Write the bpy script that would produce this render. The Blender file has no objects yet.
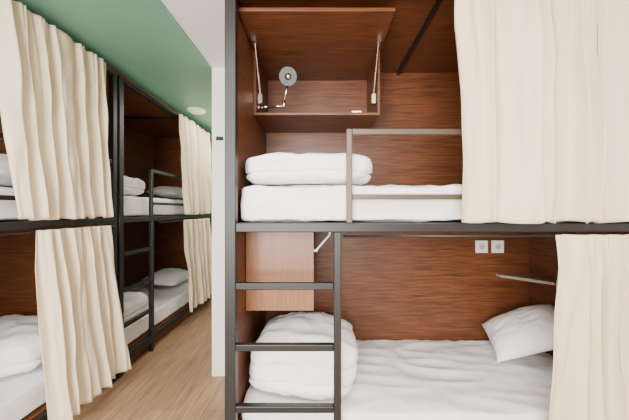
import bpy, bmesh, math, random
from mathutils import Vector, Matrix, noise
H=1.33
random.seed(4)
sc=bpy.context.scene

# ---------------------------------------------------------------- materials
def newmat(name):
    m=bpy.data.materials.new(name); m.use_nodes=True
    nt=m.node_tree; b=nt.nodes['Principled BSDF']
    return m,nt,b
def plain(name,col,rough=0.6,metal=0.0,bump=0,bscale=80,var=0.0):
    m,nt,b=newmat(name)
    b.inputs['Base Color'].default_value=(*col,1); b.inputs['Roughness'].default_value=rough
    b.inputs['Metallic'].default_value=metal
    tc=nt.nodes.new('ShaderNodeTexCoord'); n=nt.nodes.new('ShaderNodeTexNoise')
    n.inputs['Scale'].default_value=bscale; n.inputs['Detail'].default_value=5
    nt.links.new(tc.outputs['Object'],n.inputs['Vector'])
    if bump:
        bp=nt.nodes.new('ShaderNodeBump'); bp.inputs['Strength'].default_value=bump; bp.inputs['Distance'].default_value=0.002
        nt.links.new(n.outputs['Fac'],bp.inputs['Height']); nt.links.new(bp.outputs['Normal'],b.inputs['Normal'])
    if var:
        r=nt.nodes.new('ShaderNodeValToRGB')
        r.color_ramp.elements[0].position=.3; r.color_ramp.elements[1].position=.7
        r.color_ramp.elements[0].color=(*[c*(1-var) for c in col],1); r.color_ramp.elements[1].color=(*[min(1,c*(1+var)) for c in col],1)
        nt.links.new(n.outputs['Fac'],r.inputs['Fac']); nt.links.new(r.outputs['Color'],b.inputs['Base Color'])
    return m
def wood(name,c1,c2,axis='X',rough=0.42,scale=1.0):
    m,nt,b=newmat(name)
    tc=nt.nodes.new('ShaderNodeTexCoord'); mp=nt.nodes.new('ShaderNodeMapping')
    s={'X':(1.2,22,22),'Y':(22,1.2,22),'Z':(22,22,1.2)}[axis]
    mp.inputs['Scale'].default_value=[v*scale for v in s]
    nt.links.new(tc.outputs['Object'],mp.inputs['Vector'])
    n=nt.nodes.new('ShaderNodeTexNoise'); n.inputs['Scale'].default_value=2.4; n.inputs['Detail'].default_value=8; n.inputs['Roughness'].default_value=.66; n.inputs['Distortion'].default_value=.5
    nt.links.new(mp.outputs['Vector'],n.inputs['Vector'])
    mp2=nt.nodes.new('ShaderNodeMapping'); s2={'X':(5,150,150),'Y':(150,5,150),'Z':(150,150,5)}[axis]
    mp2.inputs['Scale'].default_value=s2; nt.links.new(tc.outputs['Object'],mp2.inputs['Vector'])
    n2=nt.nodes.new('ShaderNodeTexNoise'); n2.inputs['Scale'].default_value=1.3; n2.inputs['Detail'].default_value=3
    nt.links.new(mp2.outputs['Vector'],n2.inputs['Vector'])
    mx=nt.nodes.new('ShaderNodeMath'); mx.operation='MULTIPLY_ADD'; mx.inputs[1].default_value=.6
    nt.links.new(n2.outputs['Fac'],mx.inputs[0])
    m3=nt.nodes.new('ShaderNodeMath'); m3.operation='MULTIPLY'; m3.inputs[1].default_value=.4
    nt.links.new(n.outputs['Fac'],m3.inputs[0]); nt.links.new(m3.outputs[0],mx.inputs[2])
    r=nt.nodes.new('ShaderNodeValToRGB'); e=r.color_ramp.elements
    e[0].position=.36; e[1].position=.63; e[0].color=(*c1,1); e[1].color=(*c2,1)
    nt.links.new(mx.outputs[0],r.inputs['Fac']); nt.links.new(r.outputs['Color'],b.inputs['Base Color'])
    b.inputs['Roughness'].default_value=rough
    bp=nt.nodes.new('ShaderNodeBump'); bp.inputs['Strength'].default_value=.12; bp.inputs['Distance'].default_value=.001
    nt.links.new(n2.outputs['Fac'],bp.inputs['Height']); nt.links.new(bp.outputs['Normal'],b.inputs['Normal'])
    return m
def fabric(name,col,transl=0.0,weave=500,bump=.25,mott=0.0):
    m,nt,b=newmat(name); b.inputs['Base Color'].default_value=(*col,1); b.inputs['Roughness'].default_value=.95
    b.inputs['Specular IOR Level'].default_value=.1
    tc=nt.nodes.new('ShaderNodeTexCoord')
    n=nt.nodes.new('ShaderNodeTexNoise'); n.inputs['Scale'].default_value=weave; n.inputs['Detail'].default_value=2
    nt.links.new(tc.outputs['Object'],n.inputs['Vector'])
    n2=nt.nodes.new('ShaderNodeTexNoise'); n2.inputs['Scale'].default_value=14; n2.inputs['Detail'].default_value=4; n2.inputs['Distortion'].default_value=.6
    nt.links.new(tc.outputs['Object'],n2.inputs['Vector'])
    ad=nt.nodes.new('ShaderNodeMath'); ad.operation='MULTIPLY_ADD'; ad.inputs[1].default_value=.3
    nt.links.new(n.outputs['Fac'],ad.inputs[0]); nt.links.new(n2.outputs['Fac'],ad.inputs[2])
    bp=nt.nodes.new('ShaderNodeBump'); bp.inputs['Strength'].default_value=bump; bp.inputs['Distance'].default_value=.01
    nt.links.new(ad.outputs[0],bp.inputs['Height']); nt.links.new(bp.outputs['Normal'],b.inputs['Normal'])
    if transl:
        t=nt.nodes.new('ShaderNodeBsdfTranslucent'); t.inputs['Color'].default_value=(*col,1)
        mix=nt.nodes.new('ShaderNodeMixShader'); mix.inputs[0].default_value=transl
        out=nt.nodes['Material Output']
        nt.links.new(b.outputs[0],mix.inputs[1]); nt.links.new(t.outputs[0],mix.inputs[2]); nt.links.new(mix.outputs[0],out.inputs['Surface'])
    return m
def floormat():
    m,nt,b=newmat('oak_laminate')
    tc=nt.nodes.new('ShaderNodeTexCoord'); mp=nt.nodes.new('ShaderNodeMapping'); mp.inputs['Rotation'].default_value=(0,0,math.pi/2)
    nt.links.new(tc.outputs['Object'],mp.inputs['Vector'])
    br=nt.nodes.new('ShaderNodeTexBrick'); br.inputs['Scale'].default_value=1
    br.inputs['Brick Width'].default_value=1.3; br.inputs['Row Height'].default_value=.19; br.inputs['Mortar Size'].default_value=.0018
    br.inputs['Color1'].default_value=(.48,.29,.165,1); br.inputs['Color2'].default_value=(.40,.235,.13,1); br.inputs['Mortar'].default_value=(.18,.11,.06,1)
    nt.links.new(mp.outputs['Vector'],br.inputs['Vector'])
    mp2=nt.nodes.new('ShaderNodeMapping'); mp2.inputs['Scale'].default_value=(40,2,1); nt.links.new(tc.outputs['Object'],mp2.inputs['Vector'])
    n=nt.nodes.new('ShaderNodeTexNoise'); n.inputs['Scale'].default_value=1.5; n.inputs['Detail'].default_value=7; nt.links.new(mp2.outputs['Vector'],n.inputs['Vector'])
    r=nt.nodes.new('ShaderNodeValToRGB'); r.color_ramp.elements[0].color=(.55,.53,.51,1); r.color_ramp.elements[1].color=(1.1,1.1,1.1,1)
    r.color_ramp.elements[0].position=.3; r.color_ramp.elements[1].position=.7
    nt.links.new(n.outputs['Fac'],r.inputs['Fac'])
    mx=nt.nodes.new('ShaderNodeMixRGB'); mx.blend_type='MULTIPLY'; mx.inputs[0].default_value=1
    nt.links.new(br.outputs['Color'],mx.inputs[1]); nt.links.new(r.outputs['Color'],mx.inputs[2]); nt.links.new(mx.outputs[0],b.inputs['Base Color'])
    b.inputs['Roughness'].default_value=.38
    return m
DW=((.055,.0165,.006),(.190,.062,.021))
WX=wood('walnut_grain_x',*DW,'X'); WY=wood('walnut_grain_y',*DW,'Y')
LW=wood('light_walnut',(.19,.078,.033),(.29,.125,.056),'Z',.4)
BM=plain('dark_steel',(.009,.0085,.008),.45,.0)
BRZ=plain('bronze_steel',(.11,.08,.058),.38,.4)
CHR=plain('chrome',(.75,.74,.72),.2,1.0)
SHF=plain('shelf_grey',(.30,.24,.19),.4,.2)
WH=plain('white_paint',(.87,.85,.81),.7,bump=.1,bscale=150)
CEILW=plain('white_ceiling_paint',(.87,.87,.85),.8,bump=.1,bscale=150)
GR=plain('green_paint',(.185,.40,.285),.5,bump=.1,bscale=120,var=.03)
PL=plain('white_plastic',(.85,.85,.83),.35)
SH=fabric('white_cotton',(.93,.925,.92),0,350,.28)
CU=fabric('cream_linen',(.90,.775,.575),.20,420,.35)
FL=floormat()

# ---------------------------------------------------------------- helpers
def link(o,parent=None):
    sc.collection.objects.link(o)
    if parent: o.parent=parent
    return o
def empty(name,loc=(0,0,0),rot=0):
    e=bpy.data.objects.new(name,None); e.location=loc; e.rotation_euler=(0,0,rot); e.empty_display_size=.1
    sc.collection.objects.link(e); return e
def mkobj(name,bm,mat,parent=None,smooth=False):
    me=bpy.data.meshes.new(name); bm.to_mesh(me); bm.free()
    if smooth:
        for p in me.polygons: p.use_smooth=True
    me.materials.append(mat)
    return link(bpy.data.objects.new(name,me),parent)
def addbox(bm,a,b):
    m=Matrix.Translation([(a[i]+b[i])/2 for i in range(3)])@Matrix.Diagonal([abs(b[i]-a[i]) for i in range(3)]+[1])
    bmesh.ops.create_cube(bm,size=1,matrix=m)
def boxes(name,lst,mat,parent=None,bevel=0.003):
    bm=bmesh.new()
    for a,b in lst: addbox(bm,a,b)
    o=mkobj(name,bm,mat,parent)
    if bevel:
        md=o.modifiers.new('bevel','BEVEL'); md.width=bevel; md.segments=2; md.limit_method='ANGLE'
    return o
def box(name,a,b,mat,parent=None,bevel=0.003): return boxes(name,[(a,b)],mat,parent,bevel)
def addcyl(bm,p0,p1,r,r2=None,seg=16):
    p0=Vector(p0); p1=Vector(p1); d=p1-p0
    q=d.to_track_quat('Z','Y').to_matrix().to_4x4()
    bmesh.ops.create_cone(bm,cap_ends=True,segments=seg,radius1=r,radius2=r if r2 is None else r2,depth=d.length,matrix=Matrix.Translation((p0+p1)/2)@q)
def cyl(name,p0,p1,r,mat,parent=None,r2=None,seg=20):
    bm=bmesh.new(); addcyl(bm,p0,p1,r,r2,seg)
    o=mkobj(name,bm,mat,parent,True)
    md=o.modifiers.new('es','EDGE_SPLIT'); md.split_angle=math.radians(40); return o
def fbm(p,s): return noise.noise(Vector(p)*s)
def ridg(p,s): return 1-abs(noise.noise(Vector(p)*s))*2
def soft(name,center,half,n=5,cuts=30,amp=.01,fs=6,parent=None,rot=(0,0,0),groove=(),gd=.028,seed=0,wr=.006,flat=False,dome=0):
    bm=bmesh.new(); bmesh.ops.create_cube(bm,size=2)
    bmesh.ops.subdivide_edges(bm,edges=bm.edges[:],cuts=cuts,use_grid_fill=True)
    for v in bm.verts:
        x,y,z=v.co
        k=(abs(x)**n+abs(y)**n+abs(z)**n)**(1/n)
        v.co=Vector((x/k*half[0],y/k*half[1],z/k*half[2]))
    bm.normal_update()
    off=Vector((seed*3.1,seed*1.7,seed*.9))
    new=[]
    for v in bm.verts:
        p=v.co+off; u=v.co.z/half[2]
        d=amp*fbm(p,fs)+amp*.6*fbm(p,fs*2.3)
        d+=wr*(ridg((p.x*1.0+.5*p.y,p.y*2.2,p.z*1.5),fs*.9)-.5)+wr*.5*(ridg((p.x*2.4,p.y-.6*p.x,p.z*1.6),fs*1.3)-.5)
        c=v.co+v.normal*d
        for gz in groove:
            zz=u-gz-.10*fbm((p.x,p.y,0),3)
            g=math.exp(-(zz/.06)**2)
            h=Vector((v.normal.x,v.normal.y,0))
            c-=h*g*gd
        if dome and u>0:
            c.z-=dome*(abs(v.co.x/half[0])**2.5+.7*abs(v.co.y/half[1])**2.5)*u
        if flat: c.z=max(c.z,-half[2])
        new.append(c)
    for v,c in zip(bm.verts,new): v.co=c
    o=mkobj(name,bm,SH,parent,True); o.location=center; o.rotation_euler=rot
    return o
def pillow(name,center,half,rot=(0,0,0),seed=0,parent=None):
    N=36; bm=bmesh.new(); top={};bot={}
    for i in range(N+1):
        for j in range(N+1):
            u=-1+2*i/N; v=-1+2*j/N
            t=max(0,(1-abs(u)**2.8))**.6*max(0,(1-abs(v)**2.8))**.6
            px=u*(1-.05*(1-v*v)*abs(u)); py=v*(1-.05*(1-u*u)*abs(v))
            P=(u*1.3+seed*4,v*1.1+seed,0)
            w=.10*fbm(P,1.6)+.08*(ridg((P[0]*1.2,P[1]*2,0),1.8)-.5)
            zt=t*(1+w); zb=-t*.55
            a=bm.verts.new((px*half[0],py*half[1],zt*half[2])); top[i,j]=a
            bot[i,j]=a if (i in(0,N) or j in(0,N)) else bm.verts.new((px*half[0],py*half[1],zb*half[2]))
    for i in range(N):
        for j in range(N):
            bm.faces.new((top[i,j],top[i+1,j],top[i+1,j+1],top[i,j+1]))
            f=(bot[i,j],bot[i,j+1],bot[i+1,j+1],bot[i+1,j])
            try: bm.faces.new(f)
            except Exception: pass
    o=mkobj(name,bm,SH,parent,True); o.location=center; o.rotation_euler=rot; return o
def curtain(name,t0,t1,b0,b1,ztop,zbot,nrm,folds=9,amp=.025,seed=0,hemwave=.006):
    """t0,t1: xy at top; b0,b1: xy at bottom"""
    NU=int(folds*26); NV=50; bm=bmesh.new(); g=[]
    nrm=Vector((*nrm,0)).normalized()
    t0,t1,b0,b1=[Vector((*q,0)) for q in (t0,t1,b0,b1)]
    tang=(t1-t0).normalized()
    for j in range(NV+1):
        v=j/NV; row=[]
        for i in range(NU+1):
            u=i/NU
            w=u+.045*math.sin(2*math.pi*u*1.7+seed)+.022*math.sin(2*math.pi*u*4.3+seed*2)
            ph=2*math.pi*w*folds+1.7*fbm((u*3,v*1.0,seed),1.3)
            s1=math.sin(ph); a1=math.copysign(abs(s1)**.75,s1)
            a2=math.sin(ph*2.3+seed*3+1.8*v)
            a0=math.sin(ph*.43+seed+v*.8)
            low=min(1,v*5)
            A=amp*(.6+.4*low)
            mod=.6+1.1*abs(fbm((u*5,v*.8,seed+3),1.0))
            fine=math.sin(ph*3.1+seed)*max(0,1-v*1.8)*.30
            d=A*(a1*mod+.30*a2*(1-.5*v)+.5*a0*v+fine)
            d+=.45*A*fbm((u*12,v*4.5,seed+9),1)
            d=max(d,-.036)
            base=(t0.lerp(t1,u)).lerp(b0.lerp(b1,u),v**1.15)
            p=base+nrm*d+tang*(amp*.45*math.cos(ph)*low)
            z=ztop+(zbot-ztop)*v+hemwave*v*math.sin(ph*.8+1)
            row.append(bm.verts.new((p.x,p.y,z)))
        g.append(row)
    for j in range(NV):
        for i in range(NU):
            bm.faces.new((g[j][i],g[j][i+1],g[j+1][i+1],g[j+1][i]))
    o=mkobj(name,bm,CU,None,True)
    md=o.modifiers.new('sol','SOLIDIFY'); md.thickness=.0025
    return o

# ---------------------------------------------------------------- room
XL=-2.56; XR=2.45; YN=-1.7; YB=2.34; YF=4.40; ZC=H+1.14
box('floor',(XL-.1,YN-.1,-.1),(XR+.1,YF+.1,0),FL,bevel=0)
GX=-.865
box('ceiling',(GX,YN-.1,ZC),(XR+.1,YF+.1,ZC+.1),CEILW,bevel=0)
box('ceiling_green',(XL-.1,YN-.1,ZC-.015),(GX,YF+.1,ZC+.1),GR,bevel=0)
box('wall_left',(XL-.1,YN-.1,0),(XL,YF+.1,ZC),WH,bevel=0)
box('wall_right',(XR,YN-.1,0),(XR+.1,YB,ZC),WH,bevel=0)
box('wall_back',(GX,YB,0),(XR+.1,YB+.12,ZC),WH,bevel=.004)
box('wall_corridor',(GX,YB+.12,0),(GX+.12,YF,ZC),WH,bevel=0)
box('wall_far',(XL,YF,0),(GX+.12,YF+.1,ZC),GR,bevel=0)
wx0,wx1,wz0,wz1=-1.5,1.9,.5,2.25
boxes('wall_near',[((XL,YN-.1,0),(XR,YN,wz0)),((XL,YN-.1,wz1),(XR,YN,ZC)),((XL,YN-.1,wz0),(wx0,YN,wz1)),((wx1,YN-.1,wz0),(XR,YN,wz1))],WH,bevel=0)
boxes('window_1',[((wx0,YN-.08,wz0),(wx0+.05,YN-.02,wz1)),((wx1-.05,YN-.08,wz0),(wx1,YN-.02,wz1)),((wx0,YN-.08,wz0),(wx1,YN-.02,wz0+.05)),((wx0,YN-.08,wz1-.05),(wx1,YN-.02,wz1)),((.17,YN-.08,wz0),(.23,YN-.02,wz1))],PL)
box('baseboard_far',(-1.6,YF-.012,0),(GX,YF,.07),WH)

# ---------------------------------------------------------------- bunk
L=2.05; W=.90; T=.04
def bunk(loc,rot,guard_x0=.545,cab=True,lw=.485):
    """local: inner x 0..L, front plane y=0 .. back y=W, z absolute"""
    E=empty('bunk_bed',loc,rot)
    zt=H+1.07
    box('end_panel_1',(-.035,.02,.0),(-.0,W,zt),WY,E)
    box('end_panel_2',(L,.02,.0),(L+.035,W,zt),WY,E)
    box('back_panel_upper',(0,W-.02,H-.105),(L,W,zt),WX,E)
    box('back_panel_lower',(0,W-.02,0),(L,W,H-.106),WX,E)
    box('roof_panel',(-.035,.0,zt),(L+.035,W,zt+.03),WX,E)
    box('platform_upper',(0,.02,H-.10),(L,W-.02,H-.065),WX,E)
    box('platform_lower',(0,.02,.12),(L,W-.02,.16),WX,E)
    box('bed_base_lower',(0,.03,0.0),(L,.05,.12),WX,E)
    fr=[((-.030,-.02,0),(.022,.02,zt)),((L-.01,-.02,0),(L+.035,.02,zt)),
        ((.022,-.02,H-.105),(L-.01,.02,H-.062)),
        ((.022,-.02,zt-.04),(L-.01,.02,zt)),
        ((.022,-.02,.10),(L-.01,.02,.15))]
    boxes('steel_frame',fr,BM,E,.004)
    lad=[((lw,-.025,0),(lw+.035,.01,H-.105))]
    for dz in (-.36,-.65,-.94,-1.23):
        lad.append(((.022,-.024,H+dz-.016),(lw,.008,H+dz+.016)))
    boxes('ladder',lad,BM,E,.004)
    g=[((guard_x0,-.015,H-.062),(guard_x0+.028,.015,H+.385)),((guard_x0+.028,-.015,H+.357),(L-.01,.015,H+.385)),
       ((guard_x0+.028,-.015,H+.05),(L-.01,.015,H+.075))]
    boxes('guard_rail',g,BRZ if cab else BM,E,.004)
    box('roof_tube',(1.015,.02,zt-.022),(1.035,W-.02,zt),BM,E)
    bm=bmesh.new()
    addcyl(bm,(.025,-.035,zt-.03),(L-.0,-.035,zt-.03),.008)
    addcyl(bm,(.53,-.03,H-.122),(L-.0,-.03,H-.122),.006)
    for xx in (.05,L-.02):
        addcyl(bm,(xx,-.035,zt-.03),(xx,-.01,zt-.03),.006)
    for xx in (.56,L-.02):
        addcyl(bm,(xx,-.03,H-.122),(xx,-.0,H-.09),.005)
    mkobj('curtain_rods',bm,BM,E,True)
    if cab:
        y0=.45; y1=W-.02; x0=.0; x1=.80; zb=H+.60; zc=H+1.02; t=.016
        boxes('cabinet_upper',[((x0,y0,zb),(x1,y1,zb+t)),((x0,y0,zc-t),(x1,y1,zc)),((x1-t,y0,zb+t),(x1,y1,zc-t)),((x0,y0,zb+t),(x0+t,y1,zc-t)),((x0+t,y1-.01,zb+t),(x1-t,y1,zc-t))],WX,E,.0015)
        box('cabinet_flap_door',(x0+.004,y0-.375,zc-t-.002),(x1,y0-.004,zc),WX,E,.0015)
        bm=bmesh.new()
        for xx in (x0+.035,x1-.035):
            a=(xx,y0-.12,zc-.035); b2=(xx,y0+.05,zc-.30)
            m=tuple(a[i]*.5+b2[i]*.5 for i in range(3))
            addcyl(bm,a,m,.005); addcyl(bm,m,b2,.009)
            addbox(bm,(xx-.012,y0-.15,zc-t-.022),(xx+.012,y0-.09,zc-t-.002))
            addbox(bm,(xx-.012,y0+.025,zc-.335),(xx+.012,y0+.065,zc-.275))
        mkobj('cabinet_struts',bm,CHR,E)
        box('cabinet_latch',(.62,y0-.004,zb+t),(.68,y0+.008,zb+t+.008),CHR,E,.001)
        y0=.25; x1=.385; zb=H-.565; zc=H-.11
        boxes('cabinet_lower',[((0,y0+.018,zb),(x1,y1,zb+t)),((0,y0+.018,zc-t),(x1,y1,zc)),((x1-t,y0+.018,zb+t),(x1,y1,zc-t)),((0,y0+.018,zb+t),(t,y1,zc-t)),((t,y1-.01,zb+t),(x1-t,y1,zc-t))],WX,E,.0015)
        box('cabinet_lower_door',(.002,y0,zb-.002),(x1,y0+.016,zc),LW,E,.002)
        bm=bmesh.new()
        addcyl(bm,(x1+.012,y0+.01,zc-.12),(x1+.09,y0+.01,zc-.03),.005); addcyl(bm,(x1+.09,y0+.01,zc-.03),(x1+.09,y0+.01,zc-.002),.006)
        addcyl(bm,(x1-.0,y0+.01,zc-.12),(x1+.02,y0+.01,zc-.12),.007)
        mkobj('cabinet_lower_strut',bm,PL,E)
    return E
BX=-.42; BY=1.40
bunk((BX,BY,0),0,guard_x0=.545)
LX=-1.60
R=math.pi/2
bunk((LX,2.34,0),R,cab=False,guard_x0=.42,lw=.41)
bunk((LX,.20,0),R,cab=False,guard_x0=.52)

# ---------------------------------------------------------------- right bunk contents
def mattress(c,hx,hy,seed,h=.095,amp=.006):
    return soft('mattress',c,(hx,hy,h),n=16,cuts=70,amp=amp,fs=3.6,seed=seed,wr=.013)
mattress((BX+L/2,BY+.455,H-.065+.097),L/2-.016,.412,1,h=.090)
mattress((BX+L/2,BY+.455,.16+.090),L/2-.016,.412,2,h=.080)
soft('folded_duvet',(-.067,BY+.36,H+.138+.085),(.335,.31,.085),n=6.5,cuts=56,amp=.011,fs=3.6,groove=(-.38,),gd=.018,seed=3,wr=.012,flat=True,dome=.022)
soft('folded_duvet',(-.085,BY+.385,.350+.152),(.290,.29,.152),n=5.6,cuts=56,amp=.018,fs=3.6,groove=(-.5,.1),gd=.024,seed=5,wr=.016,rot=(0,0,math.radians(-4)),flat=True,dome=.05)
pillow('pillow',(1.375,BY+.55,.520),(.245,.21,.105),rot=(math.radians(13),math.radians(-25),math.radians(-22)),seed=2)
# reading lamp
lp=empty('reading_lamp',(0,0,0))
zc=H+.67
bm=bmesh.new()
addbox(bm,(-.404,1.90,zc-.025),(-.396,1.95,zc+.025))
addcyl(bm,(-.396,1.925,zc),(-.34,1.90,zc),.008)
addcyl(bm,(-.34,1.90,zc),(-.23,1.87,zc-.008),.007)
addcyl(bm,(-.23,1.87,zc-.018),(-.23,1.87,zc+.03),.011)
addcyl(bm,(-.23,1.87,zc+.03),(-.20,1.86,zc+.14),.007)
mkobj('swing_arm',bm,CHR,lp,True)
bm=bmesh.new()
addcyl(bm,(-.20,1.875,zc+.18),(-.20,1.83,zc+.165),.025,.055,28)
mkobj('lamp_head',bm,BM,lp)
bm=bmesh.new(); bmesh.ops.create_uvsphere(bm,u_segments=16,v_segments=8,radius=.022,matrix=Matrix.Translation((-.20,1.835,zc+.165)))
mkobj('bulb',bm,CHR,lp,True)
SG=plain('socket_grey',(.5,.5,.5),.5)
def outlet(x,z):
    e=empty('power_outlet',(x,BY+W-.02,z))
    box('plate',(-.048,-.008,-.048),(.048,0,.048),PL,e,.003)
    cyl('socket_rim',(0,-.010,0),(0,-.008,0),.030,PL,e)
    cyl('socket',(0,-.0105,0),(0,-.0098,0),.021,SG,e)
    bm=bmesh.new(); addcyl(bm,(-.01,-.0112,0),(-.01,-.0100,0),.003); addcyl(bm,(.01,-.0112,0),(.01,-.0100,0),.003)
    mkobj('pins',bm,BM,e)
outlet(1.255,H-.285); outlet(1.38,H-.285)
# corner shelf
sh=empty('corner_shelf',(0,0,0))
def shelf(name,pts,z0,z1,mat):
    bm=bmesh.new()
    lo=[bm.verts.new((x,y,z0)) for x,y in pts]; hi=[bm.verts.new((x,y,z1)) for x,y in pts]
    bm.faces.new(lo[::-1]); bm.faces.new(hi)
    for i in range(len(pts)):
        k=(i+1)%len(pts); bm.faces.new((lo[i],lo[k],hi[k],hi[i]))
    bmesh.ops.recalc_face_normals(bm,faces=bm.faces[:]); mkobj(name,bm,mat,sh)
shelf('shelf_board',[(1.37,2.279),(1.38,2.24),(1.60,2.0),(1.629,2.0),(1.629,2.279)],H-.515,H-.495,SHF)
# right curtains
CY=BY-.075
curtain('bunk_curtain',(.62,CY),(1.62,CY),(.645,CY),(1.64,CY),H+1.05,H-.055,(0,-1),folds=8,amp=.038,seed=1)
curtain('bunk_curtain',(1.055,CY),(1.63,CY),(.985,CY-.03),(1.66,CY-.03),H-.112,.14,(0,-1),folds=5.5,amp=.037,seed=2)

# ---------------------------------------------------------------- left bunks contents
def leftmat(yc,z,seed,h):
    return soft('mattress',(LX-.455,yc,z),(.412,L/2-.016,h),n=14,cuts=34,amp=.004,fs=4,seed=seed,wr=.007)
for k,y0 in enumerate((2.34,.20)):
    leftmat(y0+L/2,H-.065+.097,11+k,.090); leftmat(y0+L/2,.16+.088,21+k,.080)
CX=LX+.07
curtain('bunk_curtain',(CX,1.35),(CX,2.10),(CX+.02,1.46),(CX+.02,2.15),H+1.05,H-.05,(1,0),folds=6.5,amp=.032,seed=4)
curtain('bunk_curtain',(CX,1.60),(CX,2.13),(CX+.11,1.58),(CX+.09,2.20),H-.112,.15,(1,0),folds=5.5,amp=.034,seed=5)
curtain('bunk_curtain',(CX,3.20),(CX,4.06),(CX+.02,3.32),(CX+.02,4.10),H+1.05,H-.05,(1,0),folds=7,amp=.030,seed=6)
curtain('bunk_curtain',(CX,3.28),(CX,4.08),(CX+.04,3.36),(CX+.04,4.14),H-.112,.16,(1,0),folds=6,amp=.030,seed=7)
soft('folded_duvet',(LX-.33,2.64,H+.134+.085),(.26,.24,.085),n=4.5,cuts=26,amp=.010,fs=4,groove=(-.3,),gd=.018,seed=31,wr=.010,flat=True)
soft('folded_duvet',(LX-.33,2.66,.342+.10),(.28,.24,.10),n=4.5,cuts=26,amp=.010,fs=4,groove=(-.3,),gd=.018,seed=32,wr=.010,flat=True)
pillow('pillow',(LX-.40,3.95,H+.215),(.28,.19,.1),rot=(math.radians(4),0,R),seed=7)
pillow('pillow',(LX-.38,3.85,.435),(.3,.22,.11),rot=(math.radians(4),0,R),seed=8)
pillow('pillow',(LX-.46,1.95,H+.23),(.28,.22,.13),rot=(math.radians(4),0,R),seed=9)
soft('folded_duvet',(LX-.43,1.93,.343+.115),(.34,.27,.115),n=4.4,cuts=34,amp=.016,fs=4,groove=(-.3,),gd=.02,seed=33,wr=.014,flat=True)
cl=empty('smoke_detector',(-1.39,3.30,ZC-.015))
cyl('base',(0,0,-.012),(0,0,0),.10,PL,cl,seg=32)
cyl('cover',(0,0,-.035),(0,0,-.012),.06,PL,cl,r2=.09,seg=32)
hk=empty('wall_hook',(-.80,YB,H+.57))
box('hook_plate',(-.03,-.008,-.015),(.03,0,.015),BM,hk)
cyl('hook_peg',(-.0,-.05,0),(0,-.006,0),.008,BM,hk)

# ---------------------------------------------------------------- lights
def area(name,loc,rot,sx,sy,e,col=(1,1,1)):
    l=bpy.data.lights.new(name,'AREA'); l.shape='RECTANGLE'; l.size=sx; l.size_y=sy; l.energy=e; l.color=col
    o=bpy.data.objects.new(name,l); o.location=loc; o.rotation_euler=rot; sc.collection.objects.link(o); return o
area('window_light',(-.6,YN+.05,1.5),(math.radians(90),0,math.radians(-10)),1.6,1.5,260,(1,.97,.93))
area('added_overhead_fill',(-.3,.2,ZC-.03),(0,0,0),1.6,.8,46,(1,.94,.86))  # added fill from above the camera, not an actual ceiling panel
area('added_corridor_fill',(-1.15,3.6,ZC-.03),(0,0,0),.3,.9,18,(1,.95,.88))  # added fill to brighten the far corridor; it has no fixture
w=bpy.data.worlds.new('world'); sc.world=w; w.use_nodes=True
w.node_tree.nodes['Background'].inputs[0].default_value=(1,.99,.97,1); w.node_tree.nodes['Background'].inputs[1].default_value=1.6

# ---------------------------------------------------------------- camera
c=bpy.data.cameras.new('camera'); c.sensor_width=36; c.lens=293/629*36; c.shift_x=-5.5/629; c.shift_y=0
c.clip_start=.02
co=bpy.data.objects.new('camera',c); co.location=(0,0,H); co.rotation_euler=(math.pi/2,0,0)
sc.collection.objects.link(co); sc.camera=co
